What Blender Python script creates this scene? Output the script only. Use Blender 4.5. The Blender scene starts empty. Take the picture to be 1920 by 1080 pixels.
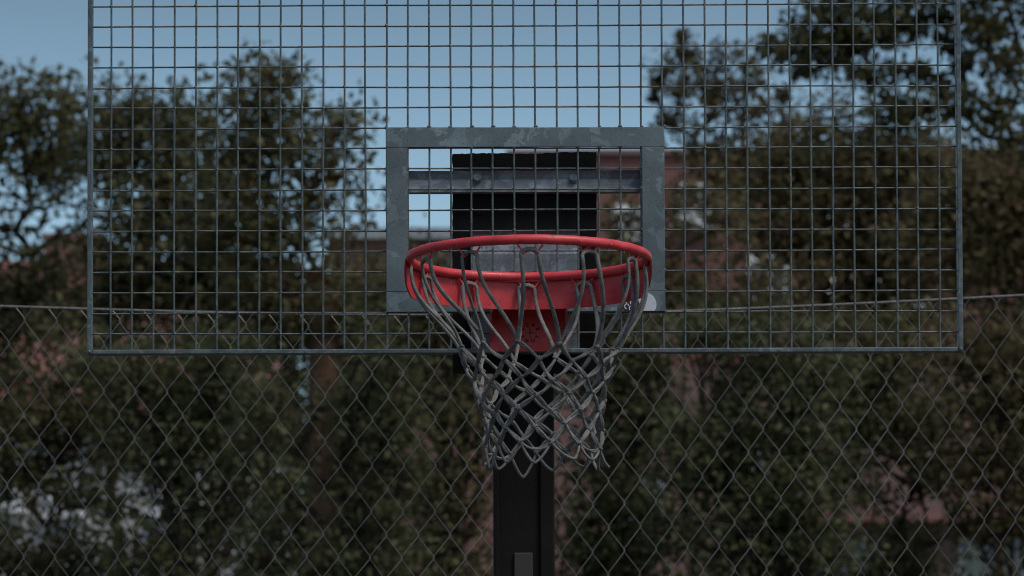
import bpy, bmesh, math, random
import numpy as np
from mathutils import Vector, Matrix
random.seed(7); rng = np.random.default_rng(11)
C = bpy.context.scene.collection
pi = math.pi

# ------------------------------------------------------------------ camera numbers (fitted to the board's wire grid)
CAM = Vector((-0.111, -7.8176, 1.8684)); PITCH, YAW, ROLL = 0.047509, -0.0022146, -0.0027864
F, SX, SY = 7138.9, 89.67, 733.5
fwd = Vector((math.sin(YAW)*math.cos(PITCH), math.cos(YAW)*math.cos(PITCH), math.sin(PITCH)))
rt0 = Vector((math.cos(YAW), -math.sin(YAW), 0)); up0 = rt0.cross(fwd)
rt = rt0*math.cos(ROLL)+up0*math.sin(ROLL); up = -rt0*math.sin(ROLL)+up0*math.cos(ROLL)
def at(px, py, y):
    "world point on the plane at world depth y seen at photo pixel (px, py)"
    d = fwd + rt*((px-960+SX)/F) + up*((540+SY-py)/F)
    return CAM + d*((y-CAM.y)/d.y)
def ppm(y): return F/(y-CAM.y)

S, RP, Z0 = 0.0439, 0.04273, 3.639          # wire pitch across, wire pitch down, height of wire row 0
RIMZ, RIMY, R = 3.05, -0.375, 0.234

# ------------------------------------------------------------------ materials
def nt(name):
    m = bpy.data.materials.new(name); m.use_nodes = True
    n = m.node_tree; b = n.nodes['Principled BSDF']; return m, n, b
def ramp(n, fac, stops):
    r = n.nodes.new('ShaderNodeValToRGB'); cr = r.color_ramp
    while len(cr.elements) < len(stops): cr.elements.new(.5)
    for e, (p, c) in zip(cr.elements, stops): e.position = p; e.color = (*c, 1)
    n.links.new(fac, r.inputs[0]); return r.outputs[0]
def noise(n, scale, detail=4, rough=.55, dist=0, vec=None):
    t = n.nodes.new('ShaderNodeTexNoise'); t.inputs['Scale'].default_value = scale
    t.inputs['Detail'].default_value = detail; t.inputs['Roughness'].default_value = rough; t.inputs['Distortion'].default_value = dist
    if vec is None:
        g = n.nodes.new('ShaderNodeTexCoord'); vec = g.outputs['Object']
    n.links.new(vec, t.inputs['Vector']); return t
def mixc(n, f, a, b, mode='MIX'):
    m = n.nodes.new('ShaderNodeMix'); m.data_type = 'RGBA'; m.blend_type = mode
    for s, v in ((m.inputs[0], f), (m.inputs[6], a), (m.inputs[7], b)):
        if isinstance(v, (int, float)): s.default_value = v
        elif isinstance(v, tuple): s.default_value = (*v, 1)
        else: n.links.new(v, s)
    return m.outputs[2]
def bump(n, b, h, strength=.3, dist=.01):
    u = n.nodes.new('ShaderNodeBump'); u.inputs['Strength'].default_value = strength; u.inputs['Distance'].default_value = dist
    n.links.new(h, u.inputs['Height']); n.links.new(u.outputs[0], b.inputs['Normal'])
def simple(name, c1, c2, scale, rough=.7, metal=0, bmp=0, bscale=None, spec=.5, bd=.004):
    m, n, b = nt(name)
    t = noise(n, scale)
    n.links.new(ramp(n, t.outputs[0], [(.3, c1), (.7, c2)]), b.inputs['Base Color'])
    b.inputs['Roughness'].default_value = rough; b.inputs['Metallic'].default_value = metal
    b.inputs['Specular IOR Level'].default_value = spec
    if bmp: bump(n, b, noise(n, bscale or scale*4).outputs[0], bmp, bd)
    return m
def galv(name, vor, k=1.0, tint=(1, 1, 1), rough=.55):
    "galvanised steel: zinc spangle patches with dull scratches and specks"
    m, n, b = nt(name)
    g = n.nodes.new('ShaderNodeTexCoord')
    w = noise(n, vor*1.2, 4, .6, 0, g.outputs['Object'])
    v1 = n.nodes.new('ShaderNodeVectorMath'); v1.operation = 'SCALE'; v1.inputs['Scale'].default_value = 1.3/vor
    n.links.new(w.outputs['Color'], v1.inputs[0])
    v2 = n.nodes.new('ShaderNodeVectorMath'); v2.operation = 'ADD'
    n.links.new(g.outputs['Object'], v2.inputs[0]); n.links.new(v1.outputs[0], v2.inputs[1])
    vo = n.nodes.new('ShaderNodeTexVoronoi'); vo.inputs['Scale'].default_value = vor
    n.links.new(v2.outputs[0], vo.inputs['Vector'])
    bw = n.nodes.new('ShaderNodeRGBToBW'); n.links.new(vo.outputs['Color'], bw.inputs[0])
    def cc(x): return (x*k*tint[0], x*k*tint[1], x*k*tint[2])
    base = ramp(n, bw.outputs[0], [(.0, cc(.150)), (.35, cc(.168)), (.6, cc(.160)), (1, cc(.185))])
    pm = noise(n, vor*.8, 3, .5, .9, g.outputs['Object']); pmask = ramp(n, pm.outputs[0], [(.545, (0, 0, 0)), (.556, (1, 1, 1))])
    base = mixc(n, pmask, base, cc(.226))
    pm2 = noise(n, vor*.75, 2.5, .5, .9, v2.outputs[0]); pmask2 = ramp(n, pm2.outputs[0], [(.60, (0, 0, 0)), (.61, (1, 1, 1))])
    base = mixc(n, pmask2, base, cc(.272))
    big = ramp(n, noise(n, vor*.35, 3).outputs[0], [(.35, (.75, .75, .76)), (.7, (1.15, 1.15, 1.15))])
    base = mixc(n, 1, base, big, 'MULTIPLY')
    sp = ramp(n, noise(n, vor*14, 2, .6).outputs[0], [(.30, (.45, .45, .45)), (.40, (1, 1, 1)), (.68, (1, 1, 1)), (.76, (1.5, 1.5, 1.5))])
    base = mixc(n, 1, base, sp, 'MULTIPLY')
    n.links.new(base, b.inputs['Base Color'])
    b.inputs['Metallic'].default_value = .25
    rr = ramp(n, bw.outputs[0], [(.2, (rough-.1,)*3), (.8, (rough+.12,)*3)]); n.links.new(rr, b.inputs['Roughness'])
    bump(n, b, noise(n, vor*9).outputs[0], .12, .002)
    return m
M = {}
BLU = (.77, 1.0, 1.07)
M['plate'] = galv('galvanised_plate', 26, .84, BLU)
M['frame'] = galv('galvanised_frame', 60, .58, BLU, .5)
M['wire'] = galv('galvanised_wire', 90, .54, (.84, 1.0, .99), .45)
M['bar'] = galv('galvanised_bar', 22, 1.1, (.84, .97, 1.10))
M['black'] = simple('black_rubber_panel', (.002, .002, .002), (.004, .004, .0045), 60, .8, 0, .3, 160, .2)
M['pole'] = simple('dark_brown_painted_steel', (.005, .004, .0036), (.010, .008, .0068), 9, .75, 0, .2, 60, .15)
M['hatch'] = simple('worn_brown_steel_cover', (.016, .012, .010), (.032, .024, .021), 14, .6)
m, n, b = nt('red_rim_paint'); M['red'] = m
big = noise(n, 18, 5, .6).outputs[0]
col = ramp(n, big, [(.3, (.38, .018, .025)), (.5, (.54, .032, .040)), (.72, (.60, .065, .070))])
chips = ramp(n, noise(n, 95, 4, .72).outputs[0], [(.615, (0, 0, 0)), (.67, (1, 1, 1))])
col = mixc(n, chips, col, (.17, .012, .012)); 
spk = ramp(n, noise(n, 240, 2, .5).outputs[0], [(.70, (0, 0, 0)), (.74, (1, 1, 1))])
col = mixc(n, spk, col, (.75, .30, .22))
n.links.new(col, b.inputs['Base Color']); b.inputs['Roughness'].default_value = .52; b.inputs['Coat Weight'].default_value = .10; b.inputs['Coat Roughness'].default_value = .15
bump(n, b, noise(n, 90, 4).outputs[0], .12, .003)
m, n, b = nt('weathered_net_cord'); M['cord'] = m
t = noise(n, 45, 4); f2 = noise(n, 420, 3, .7)
col = ramp(n, t.outputs[0], [(.3, (.085, .083, .078)), (.7, (.20, .198, .192))])
col = mixc(n, .55, col, ramp(n, f2.outputs[0], [(.35, (.35, .34, .33)), (.65, (1.5, 1.5, 1.5))]), 'MULTIPLY')
n.links.new(col, b.inputs['Base Color']); b.inputs['Roughness'].default_value = .85; b.inputs['Specular IOR Level'].default_value = .25
bump(n, b, f2.outputs[0], .6, .002)
M['drop'] = nt('water_drop')[0]; b = M['drop'].node_tree.nodes['Principled BSDF']
b.inputs['Transmission Weight'].default_value = 1; b.inputs['IOR'].default_value = 1.33; b.inputs['Roughness'].default_value = .02
M['emblem'] = simple('black_print', (.012, .004, .004), (.03, .008, .008), 300, .7)
M['sticker'] = simple('pale_sticker_vinyl', (.42, .46, .52), (.50, .54, .60), 90, .5)
M['stickerdark'] = simple('dark_sticker_print', (.01, .012, .014), (.03, .03, .035), 90, .5)
M['stickerwhite'] = simple('white_sticker_print', (.75, .77, .80), (.82, .84, .86), 90, .5)
M['fence'] = simple('weathered_fence_wire', (.11, .105, .096), (.24, .23, .212), 3, .42, .75)
M['cable'] = simple('twisted_steel_cable', (.07, .064, .06), (.17, .16, .155), 70, .55, .3, .8, 200, .5)
M['bark'] = simple('bark', (.022, .017, .013), (.055, .04, .03), 6, .9, 0, .6, 30, .2, .03)
M['barkrust'] = simple('rusty_bark', (.07, .040, .024), (.15, .085, .05), 5, .9, 0, .6, 26, .2, .03)
def leafmat(name, stops, trans=.42):
    m = bpy.data.materials.new(name); m.use_nodes = True; n = m.node_tree; b = n.nodes['Principled BSDF']
    a = n.nodes.new('ShaderNodeAttribute'); a.attribute_name = 'tint'
    col = ramp(n, a.outputs['Fac'], stops)
    n.links.new(col, b.inputs['Base Color']); b.inputs['Roughness'].default_value = .6; b.inputs['Specular IOR Level'].default_value = .15
    t = n.nodes.new('ShaderNodeBsdfTranslucent'); n.links.new(col, t.inputs[0])
    mx = n.nodes.new('ShaderNodeMixShader'); mx.inputs[0].default_value = trans
    n.links.new(b.outputs[0], mx.inputs[1]); n.links.new(t.outputs[0], mx.inputs[2])
    n.links.new(mx.outputs[0], n.nodes['Material Output'].inputs[0]); return m
M['leaf_olive'] = leafmat('olive_leaves', [(0, (.064, .062, .029)), (.5, (.112, .108, .051)), (.85, (.15, .143, .07)), (1, (.15, .14, .08))])
M['leaf_green'] = leafmat('dark_green_leaves', [(0, (.044, .050, .023)), (.5, (.082, .090, .041)), (.85, (.12, .128, .063)), (1, (.13, .135, .07))])
M['leaf_brown'] = leafmat('browning_leaves', [(0, (.070, .058, .028)), (.5, (.118, .100, .048)), (.82, (.15, .132, .066)), (.95, (.16, .088, .048)), (1, (.16, .135, .075))])
# ------------------------------------------------------------------ geometry helpers
class MB:
    def __init__(s): s.v = []; s.f = []
    def add(s, v, f):
        o = len(s.v); s.v += [Vector(p) for p in v]; s.f += [tuple(i+o for i in q) for q in f]
    def box(s, lo, hi, bev=0):
        bm = bmesh.new(); bmesh.ops.create_cube(bm, size=1)
        for v in bm.verts: v.co = Vector([lo[k]+(v.co[k]+.5)*(hi[k]-lo[k]) for k in range(3)])
        if bev: bmesh.ops.bevel(bm, geom=bm.edges[:], offset=bev, segments=2, profile=.5, affect='EDGES')
        s.bm(bm)
    def bm(s, bm):
        bm.verts.index_update(); s.add([v.co.copy() for v in bm.verts], [[v.index for v in f.verts] for f in bm.faces]); bm.free()
    def tube(s, path, rad, n=8, cap=True, flat=1.0, closed=False):
        path = [Vector(p) for p in path]; N = len(path); rads = rad if hasattr(rad, '__len__') else [rad]*N
        prev = None; o = len(s.v)
        for i, p in enumerate(path):
            if closed: t = path[(i+1) % N]-path[i-1]
            else: t = path[min(i+1, N-1)]-path[max(i-1, 0)]
            t = t.normalized() if t.length > 1e-9 else Vector((0, 0, 1))
            if prev is None:
                a = Vector((0, 0, 1)) if abs(t.z) < .9 else Vector((1, 0, 0)); u = t.cross(a).normalized()
            else:
                u = prev-t*prev.dot(t); u = u.normalized() if u.length > 1e-6 else t.orthogonal().normalized()
            prev = u; w = t.cross(u)
            for k in range(n):
                a = 2*pi*k/n; s.v.append(p+(u*math.cos(a)+w*math.sin(a)*flat)*rads[i])
        for i in range(N if closed else N-1):
            j = (i+1) % N
            for k in range(n):
                s.f.append((o+i*n+k, o+i*n+(k+1) % n, o+j*n+(k+1) % n, o+j*n+k))
        if cap and not closed:
            s.f.append(tuple(o+k for k in range(n))[::-1]); s.f.append(tuple(o+(N-1)*n+k for k in range(n)))
    def ball(s, c, r, seg=8, sc=(1, 1, 1)):
        bm = bmesh.new(); bmesh.ops.create_uvsphere(bm, u_segments=seg, v_segments=max(4, seg//2+1), radius=r)
        for v in bm.verts: v.co = Vector([v.co[k]*sc[k] for k in range(3)])+Vector(c)
        s.bm(bm)
    def prism(s, poly, a, b):
        "polygon in x,z extruded along y from a to b"
        n = len(poly)
        s.add([(x, a, z) for x, z in poly]+[(x, b, z) for x, z in poly],
              [tuple(range(n))[::-1], tuple(range(n, 2*n))]+[(i, (i+1) % n, (i+1) % n+n, i+n) for i in range(n)])
    def extrude_x(s, prof, a, b):
        "profile in y,z extruded along x"
        n = len(prof)
        s.add([(a, y, z) for y, z in prof]+[(b, y, z) for y, z in prof],
              [tuple(range(n)), tuple(range(n, 2*n))[::-1]]+[(i, i+n, (i+1) % n+n, (i+1) % n) for i in range(n)])
    def build(s, name, mat, parent=None, off=(0, 0, 0), loc=(0, 0, 0), smooth=False):
        o = Vector(off)
        me = bpy.data.meshes.new(name); me.from_pydata([tuple(p-o) for p in s.v], [], s.f); me.update()
        bm = bmesh.new(); bm.from_mesh(me); bmesh.ops.recalc_face_normals(bm, faces=bm.faces[:]); bm.to_mesh(me); bm.free()
        if smooth:
            me.polygons.foreach_set('use_smooth', [True]*len(me.polygons)); me.set_sharp_from_angle(angle=math.radians(50))
        me.materials.append(mat); ob = bpy.data.objects.new(name, me); C.objects.link(ob); ob.location = loc
        if parent: ob.parent = parent
        return ob
def tag(o, label=None, cat=None, group=None, kind=None):
    for k, v in (('label', label), ('category', cat), ('group', group), ('kind', kind)):
        if v: o[k] = v
    return o
def empty(name, loc, label, cat, group=None):
    o = bpy.data.objects.new(name, None); C.objects.link(o); o.location = loc; o.empty_display_size = .2
    return tag(o, label, cat, group)
def bez(a, b, c, d, n):
    return [a*(1-t)**3+b*3*t*(1-t)**2+c*3*t*t*(1-t)+d*t**3 for t in [i/(n-1) for i in range(n)]]
def lerp(a, b, t): return a+(b-a)*t

# ------------------------------------------------------------------ the hoop: pole, board, rim
base = Vector((0, .19, 0))
hoop = empty('basketball_hoop', base, 'basketball hoop with a wire mesh backboard and red rim on a dark pole', 'basketball hoop')
def gx(i): return (i-19.5)*S
def gz(j): return Z0-j*RP
bot, top = Z0-16*RP-.0385, Z0-16*RP-.0385+1.05
# outer frame
xl, xr = at(169.5, 330, 0).x, at(1797.5, 330, 0).x
mb = MB(); w = .0048
mb.box((xl-w, -.014, bot-w), (xl+w, .012, top), .0016); mb.box((xr-w, -.014, bot-w), (xr+w, .012, top), .0016)
mb.box((xl+w+.0004, -.013, bot-w), (xr-w-.0004, .012, bot+w), .0018); mb.box((xl+w+.0004, -.013, top-2*w), (xr-w-.0004, .012, top), .0018)
mb.ball((xl, -.014, bot), .004, 8); mb.ball((xr, -.014, bot), .004, 8)
board = mb.build('backboard', M['frame'], hoop, base)
# wires
mb = MB(); jit = lambda a: random.uniform(-a, a)
wob = [[jit(.0007) for _ in range(30)] for _ in range(70)]
for i in range(40):
    ph = random.random()*6; x = gx(i)+jit(.0006)
    pth = [(x+.0006*math.sin(ph+z*7)+jit(.0002), -.0018, z) for z in np.linspace(bot, top-.004, 40)]
    mb.tube(pth, .0021, 7)
for j in range(-7, 17):
    ph = random.random()*6; z = gz(j)+jit(.0005)
    if z > top-.01: continue
    pth = [(x, .0018, z+.0007*math.sin(ph+x*6)+jit(.0002)) for x in np.linspace(xl, xr, 60)]
    mb.tube(pth, .0018, 7)
for i in range(40):                                    # weld beads where wires cross
    for j in range(-7, 17):
        if gz(j) < top-.02 and random.random() < .22:
            mb.ball((gx(i)+jit(.001), -.0025, gz(j)+jit(.001)), random.uniform(.0028, .0036), 6, (1, .7, 1))
grid = mb
# target rectangle: four flat galvanised strips with seams at the corners
mb = MB(); px0, px1, qx0, qx1 = gx(13)-.0012, gx(26)+.0035, gx(14)-.001, gx(25)+.001
pz0, pz1, qz0, qz1 = gz(6)-.0012, gz(15)+.0005, gz(7)+.001, gz(14)-.001
ya, yb = -.0095, -.0045
mb.box((px0, ya, qz0), (px1, yb, pz0), .0006); mb.box((px0, ya, pz1), (px1, yb, qz1), .0006)
mb.box((px0+.0004, ya, qz1+.0009), (qx0, yb, qz0-.0009), .0006); mb.box((qx1, ya, qz1+.0009), (px1-.0004, yb, qz0-.0009), .0006)
mb.build('target_frame', M['plate'], board, base)
mb = grid
for i in range(14, 26):
    for z in (qz0-.001, pz0+.002, pz1-.001):
        if random.random() < .8: mb.ball((gx(i)+jit(.001), ya+.003, z+jit(.0006)), random.uniform(.0028, .0042), 7, (1.2, .8, .8))
for j in range(6, 16):
    for x in (qx0+.001, px0, qx1-.001, px1):
        if random.random() < .75: mb.ball((x+jit(.0008), ya+.003, gz(j)+jit(.001)), random.uniform(.003, .0042), 7, (.9, .8, 1.1))
grid.build('wire_grid', M['wire'], board, base)
# sticker on the lower right corner of the rectangle
sc = at(1207.5, 571, ya); rr = .0258
def clipdisc(r, cx, cz, zmin, n=40, a0=0, a1=2*pi):
    return [(cx+r*math.cos(a), max(cz+r*math.sin(a), zmin)) for a in np.linspace(a0, a1, n, endpoint=False)]
mb = MB(); mb.prism(clipdisc(rr, sc.x, sc.z, pz1+.0006), ya-.0007, ya-.0001)
st = mb.build('sticker', M['sticker'], board, base)
sc2 = at(1183, 571, ya)
mb = MB(); mb.prism(clipdisc(.0175, sc2.x, sc2.z, pz1+.0006), ya-.0011, ya-.0008)
mb.build('sticker', M['stickerdark'], board, base)['label'] = 'dark half of the round sticker with white curls'
mb = MB()
for k, (dx, dz, a0, a1, r) in enumerate([(-.006, .006, .5, 5.0, .0045), (.003, .004, 1.2, 5.6, .004), (-.009, -.004, .2, 4.6, .004), (.0, -.008, 0, 4.4, .0038), (.008, -.004, 1, 5.2, .0042), (.0095, .0065, .6, 4.2, .003)]):
    mb.tube([(sc2.x+dx+r*math.cos(a), ya-.0012, max(sc2.z+dz+r*math.sin(a)*1.3, pz1+.002)) for a in np.linspace(a0, a1, 10)], .0009, 5)
mb.build('sticker_print', M['stickerwhite'], board, base)
# bars and head panel behind the wires
mb = MB(); zt, zb = at(985, 321, .02).z, at(985, 362, .02).z
xa, xb = gx(13.3), gx(25.8); h = zt-zb
mb.extrude_x([(.012, zt), (.018, zt-.14*h), (.0225, zt-.36*h), (.0215, zt-.56*h), (.016, zt-.74*h), (.0145, zt-.88*h), (.007, zt-.89*h), (.007, zb), (.03, zb), (.03, zt)], xa, xb)
bar = mb.build('mounting_bar', M['bar'], hoop, base)
for px in (894.5, 1075):
    mb = MB(); c = at(px, 332.5, .012)
    bm = bmesh.new(); bmesh.ops.create_cone(bm, cap_ends=True, segments=6, radius1=.0082, radius2=.0072, depth=.009)
    for v in bm.verts: v.co = Vector((v.co.x, v.co.z, v.co.y))+c
    mb.bm(bm)
    bm = bmesh.new(); bmesh.ops.create_cone(bm, cap_ends=True, segments=18, radius1=.0105, radius2=.0105, depth=.0025)
    for v in bm.verts: v.co = Vector((v.co.x, v.co.z+.007, v.co.y))+c
    mb.bm(bm)
    mb.build('bolt', M['plate'], bar, base)
zt, zk, zb = at(985, 434, .02).z, at(985, 474, .02).z, at(985, 656, .02).z
x0, x1 = at(886.5, 480, .015).x, at(1084, 480, .015).x
mb = MB(); mb.extrude_x([(.012, zt), (.0205, zt-.006), (.0225, lerp(zt, zk, .5)), (.014, zk), (.0125, zk-.004), (.0125, zb), (.030, zb), (.030, zt)], x0, x1)
lowbar = mb.build('mounting_plate', M['bar'], hoop, base)
# ragged black head panel
x0, x1 = at(848.5, 480, .035).x, at(1119, 480, .035).x; zt, zb = at(985, 289, .035).z, at(985, 695, .035).z
poly = []
for t in np.linspace(0, 1, 60): poly.append((lerp(x0, x1, t), zt+jit(.0009)+.0012*math.sin(t*9)+.003*t))
for t in np.linspace(.02, 1, 50): poly.append((x1+jit(.0007)-.0012*max(0, math.sin(t*17)), lerp(zt+.003, zb, t)))
for t in np.linspace(.02, 1, 14): poly.append((lerp(x1, x0, t), zb+jit(.0004)))
for t in np.linspace(.02, .98, 50): poly.append((x0+jit(.0009), lerp(zb, zt, t)))
mb = MB(); mb.prism(poly, .0315, .085)
head = mb.build('head_panel', M['black'], hoop, base)
for px, py in ((897, 399), (1062, 393)):
    c = at(px, py, .031); mb = MB(); mb.ball(c, .006, 10, (1, .6, 1)); mb.build('bolt', M['pole'], head, base, smooth=True)
# pole
c0 = at(925, 900, .1).x; c1 = at(1039.5, 900, .1).x
mb = MB(); mb.box((c0, .086, 0), (c1, .086+c1-c0, at(985, 420, .15).z), .008)
pole = mb.build('pole', M['pole'], hoop, base)
mb = MB(); mb.box((c0-.08, .03, -.01), (c1+.08, .31, .012), .003)
pb = mb.build('base_plate', M['pole'], hoop, base)
zt = at(985, 1036, .08).z; xx0, xx1 = at(964, 1050, .08).x, at(999, 1050, .08).x
mb = MB(); mb.box((xx0, .080, 1.15), (xx1, .0857, zt), .002)
hatch = mb.build('pole_strip', M['hatch'], pole, base)
mb = MB()
for zz in (zt-.02, 1.4, 1.2): mb.ball(((xx0+xx1)/2, .080, zz-.03), .005, 10, (1, .6, 1))
# side ribs that make the darker edges of the pole
mb = MB(); mb.box((c0+.002, .078, .02), (c0+.012, .0856, at(985, 690, .08).z), .002); mb.box((c1-.030, .078, .02), (c1-.002, .0856, at(985, 690, .08).z), .002)
mb.build('rib', M['pole'], pole, base)

# rim, local to its centre
RC = Vector((0, RIMY, RIMZ)); RX = at(990, 484, RIMY).x; RC.x = RX
mb = MB(); mb.tube([(R*math.cos(a)+jit(.0003), R*math.sin(a), jit(.0004)) for a in np.linspace(0, 2*pi, 120, endpoint=False)], .0094, 14, closed=True)
rim = mb.build('rim', M['red'], hoop, smooth=True, loc=RC-base)
# guard plate: curved sheet hanging from the back half of the ring
mb = MB(); n = 90; rs = R+.0055; V = []; hh = .0655
def gh(a):     # a: 0 right, pi/2 back, pi left
    e = min(a+.10, pi+.10-a)/.42
    return hh*min(1, max(.03, e))**.55
for r_ in (rs, rs+.003):
    for i in range(n):
        a = lerp(-.10, pi+.10, i/(n-1))
        V.append((r_*math.cos(a), r_*math.sin(a), .001)); V.append(((r_+.001)*math.cos(a), (r_+.001)*math.sin(a), -gh(a)))
Fc = []
for i in range(n-1):
    a, b_ = 2*i, 2*i+2; o = 2*n
    Fc += [(a, b_, b_+1, a+1), (o+a, o+a+1, o+b_+1, o+b_), (a, o+a, o+b_, b_), (a+1, b_+1, o+b_+1, o+a+1)]
Fc += [(0, 1, 2*n+1, 2*n), (2*n-2, 4*n-2, 4*n-1, 2*n-1)]
mb.add(V, Fc); mb.build('guard_plate', M['red'], rim, smooth=True)
# bracket: face plate on the board, top sheet and gussets reaching the guard plate
bx0, bx1 = at(919, 620, -.02).x-RX, at(1061.5, 620, -.02).x-RX
bz1 = at(990, 659, -.03).z-RIMZ; yb_ = -.016-RIMY
mb = MB(); mb.box((bx0, yb_-.010, bz1), (bx1, yb_-.001, -.012), .0015)
ys = math.sqrt((R+.009)**2-.082**2)
mb.add([(bx0, ys, -.010), (bx1, ys, -.010), (bx1, yb_-.0015, -.010), (bx0, yb_-.0015, -.010)]+[(bx0, ys, -.006), (bx1, ys, -.006), (bx1, yb_-.0015, -.006), (bx0, yb_-.0015, -.006)],
       [(3, 2, 1, 0), (4, 5, 6, 7), (0, 1, 5, 4), (1, 2, 6, 5), (2, 3, 7, 6), (3, 0, 4, 7)])
for xx in (bx0, bx1-.004):
    mb.add([(xx, ys+.002, -.0105), (xx, yb_-.0102, -.0105), (xx, yb_-.0102, bz1+.02), (xx, ys+.002, -.058)]+[(xx+.004, ys+.002, -.0105), (xx+.004, yb_-.0102, -.0105), (xx+.004, yb_-.0102, bz1+.02), (xx+.004, ys+.002, -.058)],
           [(0, 1, 2, 3), (7, 6, 5, 4), (0, 4, 5, 1), (1, 5, 6, 2), (2, 6, 7, 3), (3, 7, 4, 0)])
mb.build('bracket', M['red'], rim)
# emblem: words round a cross
def letter(ch):
    cu = bpy.data.curves.new('f', 'FONT'); cu.body = ch; cu.size = .0098; cu.align_x = 'CENTER'; cu.align_y = 'CENTER'; cu.offset = .00035; cu.extrude = .0003
    o = bpy.data.objects.new('f', cu); C.objects.link(o); dg = bpy.context.evaluated_depsgraph_get()
    me = o.evaluated_get(dg).to_mesh(); v = [p.co.copy() for p in me.vertices]; f = [tuple(p.vertices) for p in me.polygons]
    o.evaluated_get(dg).to_mesh_clear(); bpy.data.objects.remove(o); bpy.data.curves.remove(cu)
    return v, f
ec = at(994, 624, -.03); ex, ez = ec.x-RX, ec.z-RIMZ; ey = yb_-.0108
mb = MB()
for txt, angs, sgn in (('SURE', (152, 112, 66, 28), 1), ('SHOT', (206, 247, 290, 331), -1)):
    for ch, a in zip(txt, angs):
        v, f = letter(ch); a = math.radians(a); ro = (a-pi/2) if sgn > 0 else (a+pi/2)
        q = [Vector((ex+.0172*math.cos(a)+p.x*math.cos(ro)-p.y*math.sin(ro), ey-p.z, ez+.0172*math.sin(a)+p.x*math.sin(ro)+p.y*math.cos(ro))) for p in v]
        mb.add(q, f)
mb.box((ex-.011, ey-.0003, ez-.0006), (ex+.011, ey+.0003, ez+.0006)); mb.box((ex-.0006, ey-.0004, ez-.011), (ex+.0006, ey+.0002, ez+.011))
mb.build('emblem', M['emblem'], rim)
# zigzag net hooks
mb = MB(); hw = [(-.024, -.006), (-.0185, -.012), (-.012, -.0225), (-.006, -.0175), (0, -.0125), (.006, -.0175), (.012, -.0225), (.0185, -.012), (.024, -.006)]
mb.tube([(R-.002-.003*(z < -.015), x, z) for x, z in hw], .0021, 7)
hook0 = None; HA = [-pi/2+k*pi/6 for k in range(12)]
for k, a in enumerate(HA):
    if hook0 is None: ob = hook0 = mb.build('net_hook', M['red'], rim, smooth=True)
    else: ob = hook0.copy(); C.objects.link(ob); ob.parent = rim
    ob.rotation_euler = (jit(.02), jit(.02), a+jit(.02))
d0 = None
for a in list(-pi/2+np.array([-.83, -.62, -.40, -.36, -.31, -.13, -.1, .06, .10, .24, .36, .43, .72, .9]))+[pi/2-.45, pi/2-.1, pi/2+.3]:
    if d0 is None:
        mb = MB(); mb.ball((0, 0, 0), .0023, 10, (1, 1, 1.35)); ob = d0 = mb.build('water_drop', M['drop'], rim, smooth=True)
    else: ob = d0.copy(); C.objects.link(ob); ob.parent = rim
    back = math.sin(a) > 0
    ob.location = (R*math.cos(a), R*math.sin(a), -.0115) if not back else ((R+.007)*math.cos(a), (R+.007)*math.sin(a), -.068)
    s_ = random.uniform(.7, 1.2); ob.scale = (s_, s_, s_)

# ------------------------------------------------------------------ the net
NR = RC.copy()
net = empty('basketball_net', NR, 'grey weathered cord basketball net hanging in diamonds from the red rim', 'net')
rows = [(638, 1008, 153, 0, -15), (672, 1013, 135, -2, 0), (706, 1015, 125, -5, -15), (738, 1014, 119, -5, 0), (768, 1018, 114, -9, -15), (799, 1020, 111, -9, 0), (828, 1021, 111, -9, -15), (866, 1022, 118, -8, 0)]
K = []
for ri, (py, cxp, rp, offd, half) in enumerate(rows):
    r_ = rp/(F/(7.3)); zc = at(990, py, RIMY-r_*.95).z-NR.z; xc = at(cxp, py, RIMY).x-NR.x
    row = []
    for k in range(12):
        th = math.radians(half+offd+30*k)
        q = 1+jit(.035); e_ = .012 if ri == 7 else .005
        row.append(Vector((xc+r_*q*math.sin(th)+jit(e_*.7), -r_*q*math.cos(th)*.96+jit(.003), zc+jit(e_)-.004*math.sin(th*2+ri))))
    K.append(row)
def cord(mb, pts, r, n=8, rj=.06):
    mb.tube(pts, [r*(1+jit(rj)) for _ in pts], n)
def twin(mb, pts, r, tw=1.0):
    "two cords lying side by side, slowly twisting"
    pts = [Vector(p) for p in pts]; N = len(pts); A = []; B = []; ph = random.random()*6
    for i, p in enumerate(pts):
        t = (pts[min(i+1, N-1)]-pts[max(i-1, 0)]).normalized(); c = Vector((p.x, p.y, 0)); c = c.normalized() if c.length > 1e-6 else Vector((1, 0, 0))
        u = t.cross(c).normalized(); w_ = t.cross(u)
        a = ph+tw*i/(N-1)*2.2; e = math.sin(pi*i/(N-1))**.5*.75+.25
        d = (u*math.cos(a)*.82+w_*math.sin(a)*.6)*r*e; A.append(p+d); B.append(p-d)
    mb.tube(A, r, 7); mb.tube(B, r*.95, 7)
body = MB()
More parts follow.
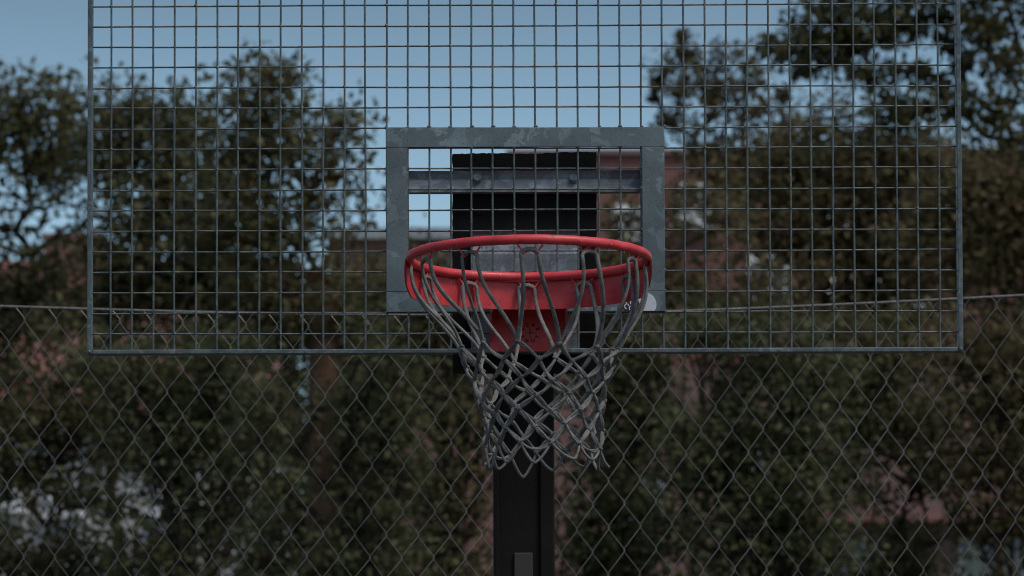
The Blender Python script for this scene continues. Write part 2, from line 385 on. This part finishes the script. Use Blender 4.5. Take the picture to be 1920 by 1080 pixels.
for k in range(12):
    a = HA[k]; rad = Vector((math.cos(a), math.sin(a), 0)); tan = Vector((-math.sin(a), math.cos(a), 0))
    hp = rad*(R-.004); kl, kr = K[0][(k) % 12], K[0][(k+1) % 12]
    A = hp-tan*.0165+Vector((0, 0, -.027)); B = hp+tan*.0165+Vector((0, 0, -.027))
    def strand(P, kn):
        L = (kn-P).length
        sway = Vector(((.034 if P.x > .08 else .012 if P.x > -.1 else .004)+jit(.006), jit(.005), 0))
        return bez(P, P+Vector((0, 0, -.36*L))+(kn-P)*.03+sway*.4, kn+(P-kn)*.30+Vector((0, 0, .015))+sway*.6, kn, 18)
    left = strand(A, kl)[::-1]; right = strand(B, kr)
    arc = [hp+tan*(.0165*math.sin(t))+Vector((0, 0, -.027+.0095*math.cos(t))) for t in np.linspace(-pi/2, pi/2, 9)][1:-1]
    lp = MB(); pth = left+arc+right
    lp.tube(pth, [.0043*(1+jit(.05)) for _ in pth], 9, flat=.78)
    lp.build('hanging_loop', M['cord'], net, smooth=True)
def seg(a, b_, sag, r, tw):
    mid = (a+b_)/2; out = Vector((mid.x, mid.y, 0)).normalized()
    off = Vector((jit(.0042), jit(.004), -sag+jit(.003)))+out*(.001+jit(.002))
    twin(body, bez(a, a+(b_-a)*.33+off, a+(b_-a)*.67+off, b_, 9), r, tw)
for ri in range(0, 6):
    up_, dn = K[ri], K[ri+1]
    for k in range(12):
        # half rows sit at -15+30k, whole rows at 0+30k
        if ri % 2 == 0: nb = ((k-1) % 12, k)
        else: nb = (k, (k+1) % 12)
        for q in nb: seg(up_[k], dn[q], .003, .0030, 1.0)
for k in range(12):     # bottom loops
    a, b_, t = K[6][k], K[6][(k+1) % 12], K[7][k]
    pt = bez(a, a+Vector((0, 0, -.012))+(t-a)*.45, t+(a-t)*.12+Vector((0, 0, -.004)), t, 8)+bez(t, t+(b_-t)*.12+Vector((0, 0, -.004)), b_+Vector((0, 0, -.012))+(t-b_)*.45, b_, 8)[1:]
    cord(body, pt, .0029, 8); 
    if random.random() < .3:
        s2 = Vector((0, 0, .020+jit(.006))); pt2 = bez(a, a+(t-a)*.5+s2*.1, b_+(t-b_)*.5+s2*.1, b_, 10); twin(body, pt2, .0024, 1)
for ri in range(7):     # knots: wrapped cord
    for k in range(12):
        p = K[ri][k]; c = Vector((p.x, p.y, 0)).normalized(); tan = Vector((-c.y, c.x, 0))
        a = random.random()*pi; rr_ = .0052+jit(.0005)
        for q in range(2):
            ax = (tan*math.cos(a+q*1.3)+Vector((0, 0, 1))*math.sin(a+q*1.3))
            u = ax.cross(c).normalized()
            body.tube([p+ax*(.0018*(q-.5))+(u*math.cos(t)*rr_+c*math.sin(t)*rr_*.8) for t in np.linspace(0, 2*pi, 10, endpoint=False)], .0024, 6, closed=True)
        body.ball(p, .0042, 8)
body.build('diamond_netting', M['cord'], net, smooth=True)

# ------------------------------------------------------------------ fence behind
FY = 1.55; pf = ppm(FY); FW = 59.2/pf; FH = 88/pf
fence = empty('chain_link_fence', (0, FY, 0), 'loose chain link fence with a sagging top cable behind the hoop', 'fence')
cab_px = [(-1500, 520), (-400, 563), (0, 574), (250, 582), (480, 587.5), (720, 590), (960, 590), (1200, 586), (1440, 577), (1680, 566), (1920, 553.5), (2400, 528), (3400, 490)]
cab = [at(x, y, FY) for x, y in cab_px]
def cabz(x):
    for p, q in zip(cab, cab[1:]):
        if p.x <= x <= q.x: return lerp(p.z, q.z, (x-p.x)/(q.x-p.x))
    return cab[0].z if x < cab[0].x else cab[-1].z
xs_ = np.linspace(cab[0].x, cab[-1].x, 260); cz = np.array([cabz(x) for x in xs_])
for _ in range(30): cz[1:-1] = (cz[:-2]+2*cz[1:-1]+cz[2:])/4
def cabs(x): return float(np.interp(x, xs_, cz))
mb = MB(); mb.tube([(x, FY+.004, z) for x, z in zip(xs_, cz)], .0038, 8)
mb.build('top_cable', M['cable'], fence, (0, FY, 0), smooth=True)
nd = at(1224, 733, FY); mb = MB()
x_lo, x_hi = cab[0].x+.05, cab[-1].x-.05
k0, k1 = int((x_lo-nd.x)/(FW/2))-1, int((x_hi-nd.x)/(FW/2))+1
def warp(x, z):
    s_ = .010*math.sin(x*2.1+.5)+.006*math.sin(x*5.3+z*2.0)
    lean = .05*(z-2.9)*max(0, -(x+.3))*-.35
    return x+lean+.006*math.sin(z*5+x*2), z+s_+(cabs(x)-cabs(nd.x))*max(0, min(1, (z-1.5)/1.6))
rowsN = int((nd.z-.05)/(FH/2))
for k in range(k0, k1):
    pts = []
    for j in range(-6, rowsN):
        right = (j+k) % 2 == 0      # apex on the right or the left of this wire's strip
        xa_ = nd.x+(k+(1 if right else 0))*FW/2; z = nd.z-j*FH/2
        sg = 1 if right else -1
        for du, dz, dy in ((-.0030, .0062, .0012), (.0010, 0, .0026), (-.0030, -.0062, -.0012)):
            x_, z_ = warp(xa_+sg*(du+.0012), z+dz); pts.append(Vector((x_+jit(.0006), FY+dy*sg, z_)))
        cut = []
    for p, q in zip(pts, pts[1:]):
        zp, zq = cabs(p.x)-.003-p.z, cabs(q.x)-.003-q.z
        if zp < 0 <= zq: cut.append(lerp(p, q, -zp/(zq-zp)))
        if zq >= 0: cut.append(q)
    pts = cut
    if len(pts) > 3:
        mb.tube(pts, .00092, 6)
mb.build('wire_mesh', M['fence'], fence, (0, FY, 0), smooth=True)
for x in (cab[0].x, cab[-1].x):
    mb = MB(); mb.tube([(x, FY+.03, -.02), (x, FY+.03, cabs(x)+.03)], .03, 14); mb.ball((x, FY+.03, cabs(x)+.03), .032, 12, (1, 1, .5))
    mb.build('post', M['fence'], fence, (0, FY, 0), smooth=False)

# ------------------------------------------------------------------ trees and shrubs
def leaf_mesh(name, mat, parent, off, cen, nrm_rand, size, tint):
    n = len(cen)
    u = rng.normal(size=(n, 3)); u /= np.linalg.norm(u, axis=1)[:, None]
    w = rng.normal(size=(n, 3)); w[:, 2] += nrm_rand; w -= u*(w*u).sum(1)[:, None]; w /= np.linalg.norm(w, axis=1)[:, None]
    L = .98*size*rng.uniform(.6, 1.35, n); W = L*rng.uniform(.42, .68, n)
    v = np.cross(u, w)
    fold = w*(W*.18)[:, None]
    P = np.stack([cen-u*(L/2)[:, None], cen+v*(W/2)[:, None]-u*(L*.08)[:, None]+fold, cen+u*(L/2)[:, None], cen-v*(W/2)[:, None]-u*(L*.08)[:, None]+fold], 1).reshape(-1, 3)-np.array(off)
    me = bpy.data.meshes.new(name); me.vertices.add(4*n); me.vertices.foreach_set('co', P.astype(np.float32).ravel())
    me.loops.add(4*n); me.loops.foreach_set('vertex_index', np.arange(4*n, dtype=np.int32))
    me.polygons.add(n); me.polygons.foreach_set('loop_start', np.arange(0, 4*n, 4, dtype=np.int32))
    me.update(calc_edges=True)
    at_ = me.attributes.new('tint', 'FLOAT', 'FACE'); at_.data.foreach_set('value', tint.astype(np.float32))
    me.materials.append(mat); ob = bpy.data.objects.new(name, me); C.objects.link(ob); ob.parent = parent
    return ob
KD = 150
def plant(name, label, cat, y, trunk_px, clumps, leafm='leaf_olive', leaf=.085, dens=1.0, group=None, bark='bark', spread=.16, tr=.10, base_tint=.4, stems=1, fork_py=None):
    """clumps: (px, py, rx_px, ry_px[, density]) ellipses of foliage at depth y; the trunk stands under trunk_px"""
    ps = ppm(y); tb = at(trunk_px, 1080, y); root = empty(name, (tb.x, y, 0), label, cat, group)
    off = (tb.x, y, 0); cens = []; tints = []; limbs = []
    for cl in clumps:
        px, py, rx, ry = cl[:4]; dn = cl[4] if len(cl) > 4 else 1.0
        c = at(px, py, y); rx_, rz_ = rx/ps, ry/ps; ryy = min(1.4, max(.25, (rx_+rz_)/2*.9))
        nc = max(3, int(rx_*rz_*KD*dn*dens))
        d = rng.normal(size=(nc, 3)); d /= np.linalg.norm(d, axis=1)[:, None]
        rad = rng.uniform(0, 1, nc)**.42*1.04
        cc = np.array(c)+d*rad[:, None]*np.array([rx_, ryy, rz_])
        cc[:, 2] = np.maximum(cc[:, 2], .25)
        ct = np.clip(base_tint+rng.normal(0, .25, nc), 0, 1)
        nl = rng.integers(26, 60, nc) if rx > 24 else rng.integers(14, 34, nc)
        idx = np.repeat(np.arange(nc), nl); N = len(idx)
        sp = min(spread, 1.15*min(rx_, rz_))*rng.uniform(.55, 1.25, nc)
        q_ = rng.normal(size=(N, 3)); q_ *= (1.9*rng.uniform(0, 1, N)**.45/np.linalg.norm(q_, axis=1))[:, None]
        p = cc[idx]+q_*sp[idx][:, None]*np.array([1, 1, .8])
        cens.append(p); tints.append(np.clip(ct[idx]+rng.normal(0, .17, N), 0, 1))
        limbs.append((Vector(c), [Vector(q) for q in cc[rng.permutation(nc)[:min(nc, 26)]]], max(rx_, rz_)))
    P = np.concatenate(cens); T = np.concatenate(tints); ok = P[:, 2] > .08
    leaf_mesh('crown' if cat == 'tree' else 'foliage', M[leafm], root, off, P[ok], .8, leaf, T[ok])
    # wood
    mb = MB(); topz = max(l[0].z for l in limbs)
    fz = at(trunk_px, fork_py, y).z if fork_py else min(topz*.5, 3.6)
    for s_ in range(stems):
        o = Vector((tb.x+jit(.25)*(stems > 1), y+jit(.25)*(stems > 1), -.05))
        fork = Vector((tb.x+jit(.12), y+jit(.1), fz))
        mb.tube(bez(o, lerp(o, fork, .35)+Vector((jit(.06), 0, 0)), lerp(o, fork, .7)+Vector((jit(.08), 0, 0)), fork, 12), list(np.linspace(tr*1.25, tr*.8, 12)), 9)
        done = [(fork, [lerp(o, fork, t_) for t_ in (.55, .7, .85, 1)])]
        mine = sorted([l for i, l in enumerate(limbs) if i % stems == s_], key=lambda l: (l[0]-fork).length)
        for c, tw, r_ in mine:
            best = min(((p_-c).length + .35*(p_-fork).length, k2, p_) for k2, (_, ps_) in enumerate(done) for p_ in ps_)
            a = best[2] if c.z > fork.z-.8 else Vector((o.x, o.y, max(.3, c.z-.6)))
            Ln = (c-a).length; first = best[1] == 0
            mid = lerp(a, c, .5)+Vector((jit(.14), jit(.14), .02))*min(1, Ln)
            lp = bez(a, lerp(a, mid, .6)+Vector((0, 0, .06*Ln)), mid, c, 10); k_ = tr*.42 if first and Ln > .5 else min(.03, tr*.25)
            mb.tube(lp, list(np.linspace(k_, .014, 10)), 6); done.append((c, lp[3:]))
            for q in tw:
                st_ = lp[random.randint(4, 9)]; m_ = lerp(st_, q, .5)+Vector((jit(.1), jit(.1), jit(.08)))
                mb.tube([st_, m_, q, q+(q-m_)*.25], [.013, .009, .006, .003], 4)
    mb.build('trunk' if cat == 'tree' else 'stems', M[bark], root, off, smooth=True)
    return root
TG = 'trees behind the chain link fence'; BG = 'shrubs behind the chain link fence'
plant('broadleaf_tree', 'dark bushy tree at the far left, its top below open sky', 'tree', 19.5, -10,
      [(-70, 260, 130, 60), (40, 240, 70, 70), (120, 290, 80, 90), (30, 185, 36, 40, .9), (130, 195, 34, 40, .9), (-80, 190, 60, 60), (50, 320, 140, 26, .7), (60, 380, 130, 46, .30), (20, 430, 70, 60, .24), (130, 420, 45, 50, .24), (-70, 430, 50, 90, .5), (60, 480, 120, 30, .45), (60, 530, 130, 40, .8), (10, 570, 90, 40, .9), (100, 570, 170, 70, .8), (-40, 640, 150, 90)],
      'leaf_olive', .066, 1.5, TG, tr=.13)
plant('broadleaf_tree', 'dark rounded tree left of the tall one, behind the left of the wire board', 'tree', 18.6, 270,
      [(200, 260, 70, 75), (260, 235, 60, 60), (330, 240, 70, 60), (310, 330, 140, 90), (290, 420, 105, 90, .8), (380, 420, 110, 90, .9), (250, 510, 130, 80), (420, 530, 130, 80), (200, 600, 130, 80, .8), (215, 200, 26, 24, .8), (268, 192, 24, 22, .8), (345, 200, 32, 26, .9), (330, 520, 150, 80, .8)],
      'leaf_olive', .066, 1.5, TG, tr=.12)
plant('broadleaf_tree', 'tallest tree of the left group with a pointed crown and rusty trunk', 'tree', 17.2, 592,
      [(495, 170, 62, 50, .9), (500, 135, 26, 26, .8), (555, 150, 24, 26, .7), (440, 190, 40, 44, .9), (500, 250, 100, 75), (470, 340, 120, 90), (590, 330, 85, 90, .8), (620, 240, 50, 40, .8), (650, 225, 26, 26, .6), (650, 330, 48, 55, .5), (560, 420, 110, 70, .7), (670, 420, 50, 38, .35), (450, 450, 120, 70, .9), (600, 520, 130, 60, .9), (480, 590, 130, 70), (640, 600, 110, 70)],
      'leaf_olive', .064, 1.5, TG, 'barkrust', tr=.115, fork_py=560)
plant('broadleaf_tree', 'loose airy tree with sky between its twigs, right of the steel rectangle', 'tree', 23.0, 1330,
      [(a_, b_, c_*.95, c_*.95, .58) for a_, b_, c_ in [(1277,78,13),(1274,100,18),(1295,104,12),(1352,110,20),(1410,117,20),(1232,148,12),(1258,135,20),(1308,140,28),(1340,142,24),(1394,140,34),(1274,177,20),(1227,177,7),(1320,177,30),(1352,180,28),(1398,175,30),(1269,213,24),(1250,224,13),(1335,213,36),(1389,222,32),(1430,215,24),(1462,180,15),(1470,222,34),(1524,225,44),(1587,222,38),(1634,205,14)]]+[(1300, 258, 80, 22, .6), (1400, 285, 80, 40, .9), (1440, 320, 100, 60), (1330, 365, 42, 50, .7), (1290, 340, 26, 40, .5), (1260, 400, 26, 40, .4), (1175, 415, 40, 45, .75), (1375, 350, 40, 50, .8)],
      'leaf_brown', .066, 1.5, TG, tr=.09)
plant('broadleaf_tree', 'tall tree leaning in at the top right corner, dark against the sky', 'tree', 16.4, 1965,
      [(a_, b_, c_, c_*.95, .35) for a_, b_, c_ in [(1441,88,14),(1462,99,20),(1488,96,18),(1503,52,24),(1535,31,32),(1545,73,30),(1524,99,26),(1576,31,32),(1581,68,30),(1576,104,28),(1613,78,30),(1618,31,30),(1602,141,22),(1503,141,10),(1634,146,20),(1654,47,32),(1690,57,26),(1670,16,32),(1722,36,26),(1753,26,26),(1670,130,18),(1712,135,16),(1738,141,13),(1670,182,22),(1691,208,30),(1732,182,22),(1722,214,32),(1769,198,20),(1769,156,16),(1821,31,36),(1847,94,36),(1863,52,38),(1899,42,44),(1910,94,46),(1873,130,34),(1811,172,22),(1847,198,36),(1910,172,52),(1816,219,24),(1889,219,42),(1780,80,20),(1800,120,14),(1930,250,50)]]+[(1660, -60, 170, 70, .9), (1880, -70, 180, 90), (1850, 258, 100, 24, .6), (1690, 245, 70, 22, .6), (1580, 250, 60, 22, .6)],
      'leaf_olive', .066, 1.5, TG, tr=.07, fork_py=420)
plant('broadleaf_tree', 'browning tree behind the middle right of the wire board', 'tree', 20.5, 1560,
      [(1480, 330, 110, 70), (1600, 320, 110, 65), (1720, 320, 110, 65), (1540, 420, 140, 80), (1680, 430, 130, 80), (1430, 440, 90, 80, .8), (1560, 540, 150, 80), (1740, 380, 90, 110), (1660, 560, 140, 80), (1490, 280, 90, 36, .8), (1640, 285, 110, 34, .8)],
      'leaf_brown', .068, 1.6, TG, tr=.12, base_tint=.45)
plant('broadleaf_tree', 'browning tree at the right edge under the tall leaning one', 'tree', 19.0, 1860,
      [(1830, 350, 110, 75), (1920, 400, 110, 120), (1780, 450, 110, 90), (1880, 520, 130, 90), (2020, 330, 90, 120)],
      'leaf_brown', .068, 1.6, TG, tr=.12, base_tint=.5)
plant('broadleaf_tree', 'slim tree behind the right side of the rim, half hiding the brick house', 'tree', 18.2, 1250,
      [(1160, 400, 34, 60, .3), (1150, 490, 60, 55, .6), (1270, 470, 60, 50, .35), (1360, 420, 70, 80, .7), (1220, 550, 110, 70, .9), (1370, 560, 110, 80)],
      'leaf_brown', .066, 1.5, TG, tr=.08, base_tint=.42)
shr = [('dense dark shrub at the lower left corner behind the fence', 15.4, 40, [(-40, 760, 150, 80, .7), (120, 720, 140, 70, .8), (130, 795, 150, 40, .9), (20, 810, 90, 40, .6), (10, 880, 90, 36, .55), (110, 920, 60, 30, .5), (250, 830, 60, 60, .8), (60, 870, 170, 80, .5), (180, 940, 120, 60, .45), (20, 1040, 200, 70, .8), (180, 1060, 150, 60, .7), (60, 1250, 240, 140)], 'leaf_olive', .42),
       ('green shrub with pale gaps in it, left of the rusty trunk', 14.6, 330, [(260, 690, 120, 70, .9), (390, 700, 130, 80), (340, 800, 130, 70, .9), (300, 900, 140, 60, .8), (430, 880, 110, 80, .9), (330, 1010, 170, 70, .75), (360, 1200, 240, 160)], 'leaf_green', .42),
       ('dark leafy shrub growing in front of the rusty trunk', 13.4, 640, [(500, 740, 50, 80, .6), (705, 690, 70, 80), (725, 800, 90, 90, .9), (500, 880, 55, 90, .6), (725, 940, 90, 90, .75), (490, 1040, 60, 70, .8), (600, 760, 40, 60, .12), (600, 900, 50, 60, .12), (600, 1060, 50, 30, .2), (700, 1060, 130, 70, .8), (620, 1240, 220, 150)], 'leaf_green', .42),
       ('shrub between the rusty trunk and the dark pole, lowest in the middle', 16.6, 830, [(760, 540, 90, 70), (840, 560, 90, 80), (800, 680, 120, 90), (880, 780, 100, 100), (840, 900, 110, 90, .75), (860, 1030, 120, 80, .8), (850, 1230, 200, 140)], 'leaf_olive', .42),
       ('green shrub just right of the dark pole below the net', 15.0, 1140, [(1120, 580, 90, 70), (1190, 650, 90, 70), (1110, 700, 70, 60, .8), (1200, 720, 60, 60, .9), (1130, 840, 60, 60, .9), (1190, 800, 80, 90), (1110, 950, 100, 90), (1200, 960, 110, 100), (1150, 1080, 140, 80), (1150, 1260, 220, 140)], 'leaf_green', .47),
       ('broad green shrub in the right half below the wire board', 14.0, 1420, [(1330, 630, 80, 50, .9), (1310, 830, 80, 50), (1430, 660, 110, 70), (1530, 700, 80, 70), (1500, 800, 90, 80), (1400, 780, 120, 80), (1330, 860, 110, 80), (1450, 900, 130, 90), (1380, 1010, 150, 80), (1520, 1000, 120, 90), (1420, 1220, 240, 150)], 'leaf_green', .5),
       ('dull olive shrub below the right end of the wire board', 16.0, 1660, [(1560, 660, 110, 70), (1680, 660, 110, 70), (1600, 780, 120, 80), (1720, 780, 110, 70), (1560, 880, 80, 60, .8), (1690, 860, 100, 40, .6), (1760, 868, 70, 34, .9), (1630, 925, 60, 30, .6), (1790, 975, 60, 26, .7), (1680, 1000, 70, 24, .7), (1700, 960, 90, 40, .3), (1600, 1050, 120, 60, .8), (1730, 1060, 90, 50, .7), (1640, 1230, 240, 140)], 'leaf_olive', .45),
       ('dark shrub at the lower right corner by the dark window', 15.2, 1880, [(1820, 660, 110, 80), (1920, 700, 110, 90), (1860, 800, 130, 80), (1960, 900, 110, 110), (1830, 880, 100, 50, .8), (1900, 990, 90, 50, .8), (1900, 1240, 240, 150)], 'leaf_brown', .36)]
for label, y, tp, cl, lm, bt in shr:
    plant('shrub', label, 'shrub', y, tp, cl+[(tp, 1500, 230, 150, .3), (tp, 1780, 230, 220, .3)], lm, .054, 2.2, BG, spread=.13, tr=.035, base_tint=bt, stems=3, fork_py=1250)

plant('broadleaf_tree', 'low dark tree between the white house and the low brick house', 'tree', 24.5, 560,
      [(420, 640, 130, 90), (560, 600, 130, 80), (700, 640, 120, 90), (480, 780, 150, 100), (640, 790, 150, 100), (540, 940, 170, 110), (700, 960, 130, 110), (600, 1150, 220, 140)],
      'leaf_olive', .075, 1.5, TG, tr=.1, base_tint=.35)
# ------------------------------------------------------------------ houses beyond
def brick(name, c1, c2, mortar, scale):
    m, n, b = nt(name); g = n.nodes.new('ShaderNodeTexCoord')
    mp = n.nodes.new('ShaderNodeMapping'); mp.inputs['Rotation'].default_value = (pi/2, 0, 0); n.links.new(g.outputs['Object'], mp.inputs[0])
    t = n.nodes.new('ShaderNodeTexBrick'); t.inputs['Color1'].default_value = (*c1, 1); t.inputs['Color2'].default_value = (*c2, 1); t.inputs['Mortar'].default_value = (*mortar, 1)
    t.inputs['Scale'].default_value = scale; t.inputs['Brick Width'].default_value = .5; t.inputs['Row Height'].default_value = .17; t.inputs['Mortar Size'].default_value = .02
    n.links.new(mp.outputs[0], t.inputs['Vector'])
    st_ = ramp(n, noise(n, .8, 5).outputs[0], [(.3, (.8, .8, .8)), (.7, (1.15, 1.12, 1.1))])
    n.links.new(mixc(n, 1, t.outputs[0], st_, 'MULTIPLY'), b.inputs['Base Color']); b.inputs['Roughness'].default_value = .85
    return m
M['brick'] = brick('dusky_red_brick', (.145, .050, .047), (.18, .068, .062), (.16, .10, .092), 2.2)
M['brick2'] = brick('dark_red_brick', (.15, .062, .056), (.2, .085, .075), (.2, .15, .14), 2.2)
M['render'] = simple('pink_render', (.14, .086, .082), (.175, .107, .102), 1.2, .9)
M['white'] = simple('white_render', (.42, .42, .43), (.50, .50, .51), 1.0, .9)
M['tile'] = brick('red_roof_tiles', (.20, .078, .068), (.26, .115, .098), (.10, .05, .042), 3.0)
M['slate'] = simple('grey_fascia', (.20, .235, .26), (.27, .30, .33), 2, .6)
M['wframe'] = simple('white_window_frame', (.6, .62, .64), (.7, .72, .74), 3, .5)
m, n, b = nt('window_glass'); b.inputs['Base Color'].default_value = (.02, .028, .034, 1); b.inputs['Roughness'].default_value = .05; b.inputs['Specular IOR Level'].default_value = .9; M['glass'] = m
M['pale_pane'] = simple('pale_blue_pane', (.42, .48, .53), (.52, .58, .62), 2, .5)  # pale blue colour for some of the window panes
def window(parent, off, px0, py0, px1, py1, y, pane='glass', frame='wframe'):
    a, c = at(px0, py1, y), at(px1, py0, y); fr = MB(); t = .07
    x0, x1, z0, z1 = a.x, c.x, a.z, c.z
    fr.box((x0, y-.06, z0), (x0+t, y+.05, z1)); fr.box((x1-t, y-.06, z0), (x1, y+.05, z1))
    fr.box((x0+t, y-.059, z0), (x1-t, y+.05, z0+t)); fr.box((x0+t, y-.059, z1-t), (x1-t, y+.05, z1))
    xm = (x0+x1)/2; fr.box((xm-.03, y-.058, z0+t), (xm+.03, y+.05, z1-t))
    w_ = fr.build('window', M[frame], parent, off)
    p = MB(); p.box((x0+t, y-.03, z0+t), (x1-t, y+.04, z1-t)); p.build('pane', M[pane], w_, off)
    s_ = MB(); s_.box((x0-.06, y-.14, z0-.07), (x1+.06, y+.03, z0-.002)); s_.build('sill', M[frame], w_, off)
# tall brick house
y = 36.0; x0, x1 = at(955, 285, y).x, at(2150, 285, y).x; zt = at(1040, 282, y).z
bh = empty('brick_house', ((x0+x1)/2, y+4, 0), 'tall dusky red brick house behind the right hand trees', 'house'); off = ((x0+x1)/2, y+4, 0)
zm = at(1300, 690, y).z
mb = MB(); mb.box((x0, y, zm), (x1, y+8, zt-.06)); mb.build('wall', M['brick'], bh, off)
mb = MB(); mb.box((x0-.02, y-.04, -.1), (x1+.02, y+8.02, zm-.01)); mb.build('lower_wall', M['render'], bh, off)['label'] = 'pale pink rendered lower wall'
mb = MB(); mb.box((x0-.04, y-.06, zt-.059), (x1+.04, y+8.05, zt)); mb.build('parapet', M['render'], bh, off)
mb = MB(); zc_ = at(1700, 973, y).z; mb.box((at(1480, 900, y).x, y-.35, zc_-.06), (at(1990, 900, y).x, y-.041, zc_+.06)); mb.build('ledge', M['brick2'], bh, off)
mb = MB(); xg, xh = at(960, 300, y).x, at(985, 300, y).x
mb.box((x0-.10, y-.11, .2), (x0+.03, y-.045, zt-.25)); mb.build('downpipe', M['slate'], bh, off)
for q in ((1268, 345, 1335, 420, 'pale_pane'), (1530, 352, 1600, 425, 'pale_pane'), (1150, 385, 1205, 450, 'pale_pane'), (1770, 340, 1850, 430, 'glass'), (1400, 480, 1480, 570, 'glass'), (1640, 480, 1720, 570, 'glass'), (1550, 520, 1610, 560, 'pale_pane')):
    window(bh, off, *q[:4], y, q[4])
for q in ((1795, 1012, 1920, 1150, 'glass'), (1510, 1015, 1650, 1150, 'glass'), (1350, 790, 1430, 880, 'glass'), (1600, 700, 1680, 790, 'glass'), (1180, 900, 1250, 990, 'glass')):
    window(bh, off, *q[:4], y-.04, q[4], 'slate')
# low wing with grey flat roof edge
y = 33.0; x0, x1 = at(630, 440, y).x, at(1000, 440, y).x; zt = at(800, 430, y).z
lw = empty('low_brick_house', ((x0+x1)/2, y+1.4, 0), 'low dark brick house with a grey roof edge, seen through the left of the rectangle', 'house'); off = ((x0+x1)/2, y+1.4, 0)
mb = MB(); mb.box((x0, y, -.1), (x1, y+2.8, zt-.12)); mb.build('wall', M['brick2'], lw, off)
mb = MB(); mb.box((x0-.1, y-.14, zt-.119), (x1, y+2.85, zt)); mb.build('roof', M['slate'], lw, off)
for q in ((690, 520, 740, 600, 'glass'), (780, 530, 835, 600, 'glass')): window(lw, off, *q[:4], y, q[4])
# white house with a red tiled roof on the left
y = 31.0; x0, x1 = at(-220, 780, y).x, at(470, 780, y).x; ze = at(200, 770, y).z; zr_ = at(200, 505, y+2.5).z
wh = empty('white_house', ((x0+x1)/2, y+2.5, 0), 'white walled house with a red tiled roof behind the left hand trees', 'house'); off = ((x0+x1)/2, y+2.5, 0)
mb = MB(); mb.box((x0, y, -.1), (x1, y+5, ze-.02)); mb.build('wall', M['white'], wh, off)
mb = MB(); e = .35
mb.extrude_x([(y-e, ze-.02), (y-e, ze+.1), (y+2.5, zr_+.1), (y+5+e, ze+.1), (y+5+e, ze-.02), (y+2.5, zr_-.06)], x0-.3, x1+.3)
mb.build('roof', M['tile'], wh, off)
for q in ((-60, 830, 40, 950, 'glass'), (90, 850, 150, 960, 'pale_pane'), (290, 840, 380, 960, 'glass'), (120, 880, 160, 920, 'pale_pane')): 
    if q[0] != 120: window(wh, off, *q[:4], y, q[4])
mb = MB(); cx_ = at(140, 450, y+2.5).x; mb.box((cx_-.3, y+2.2, zr_-.5), (cx_+.3, y+2.8, zr_+.35)); mb.build('chimney', M['brick2'], wh, off)

# ------------------------------------------------------------------ ground
def sheet(name, x0, x1, y0, y1, z, mat):
    mb = MB(); mb.add([(x0, y0, z), (x1, y0, z), (x1, y1, z), (x0, y1, z)], [(0, 1, 2, 3)]); return tag(mb.build(name, mat), kind='structure')
M['earth'] = simple('earth_and_grass', (.03, .035, .015), (.07, .065, .035), .8, .95, 0, .5, 12)
M['asphalt'] = simple('court_asphalt', (.045, .045, .047), (.06, .06, .06), 3, .85, 0, .5, 120)
sheet('ground', -600, 600, -600, 600, 0, M['earth'])
sheet('court', -9, 9, -20, 1.5, .004, M['asphalt'])

# ------------------------------------------------------------------ light
W = bpy.data.worlds.new('World'); bpy.context.scene.world = W; W.use_nodes = True; n = W.node_tree
SE, SR = math.radians(56), math.radians(130)
sky = n.nodes.new('ShaderNodeTexSky'); sky.sky_type = 'NISHITA'; sky.sun_disc = False
sky.sun_elevation = SE; sky.sun_rotation = SR; sky.air_density = 1.0; sky.dust_density = 1.5; sky.ozone_density = 1.5
g = n.nodes.new('ShaderNodeTexCoord'); sx = n.nodes.new('ShaderNodeSeparateXYZ'); n.links.new(g.outputs['Generated'], sx.inputs[0])
rp_ = ramp(n, sx.outputs['Z'], [(0, (.87, 1, .99)), (.165, (.87, 1, .99)), (.235, (.52, .60, .585)), (.34, (.62, .65, .64)), (.6, (1.0, 1.0, .98)), (1, (1.3, 1.27, 1.22))])
hsv = n.nodes.new('ShaderNodeHueSaturation'); hsv.inputs['Saturation'].default_value = .93; n.links.new(sky.outputs[0], hsv.inputs['Color'])
bg = n.nodes['Background']; n.links.new(mixc(n, 1, hsv.outputs[0], rp_, 'MULTIPLY'), bg.inputs[0]); bg.inputs[1].default_value = .13
sl = bpy.data.lights.new('sun', 'SUN'); sl.energy = 2.0; sl.angle = math.radians(20); sl.color = (1, .94, .86)
so = bpy.data.objects.new('sun', sl); C.objects.link(so)
sd = Vector((math.sin(SR)*math.cos(SE), math.cos(SR)*math.cos(SE), math.sin(SE)))
so.rotation_euler = sd.to_track_quat('Z', 'Y').to_euler(); so.location = sd*40

# ------------------------------------------------------------------ camera
cd = bpy.data.cameras.new('camera'); co = bpy.data.objects.new('camera', cd); C.objects.link(co)
co.matrix_world = Matrix(((rt.x, up.x, -fwd.x, CAM.x), (rt.y, up.y, -fwd.y, CAM.y), (rt.z, up.z, -fwd.z, CAM.z), (0, 0, 0, 1)))
cd.sensor_width = 36; cd.lens = F/1920*36; cd.shift_x = SX/1920; cd.shift_y = SY/1920; cd.clip_end = 2000; cd.clip_start = .1
cd.dof.use_dof = True; cd.dof.focus_distance = 7.68; cd.dof.aperture_fstop = 7.9
sc_ = bpy.context.scene; sc_.camera = co
sc_.view_settings.view_transform = 'Standard'; sc_.view_settings.look = 'None'; sc_.view_settings.exposure = 0; sc_.view_settings.gamma = 1
sc_.cycles.use_denoising = True; sc_.cycles.filter_width = 1.05
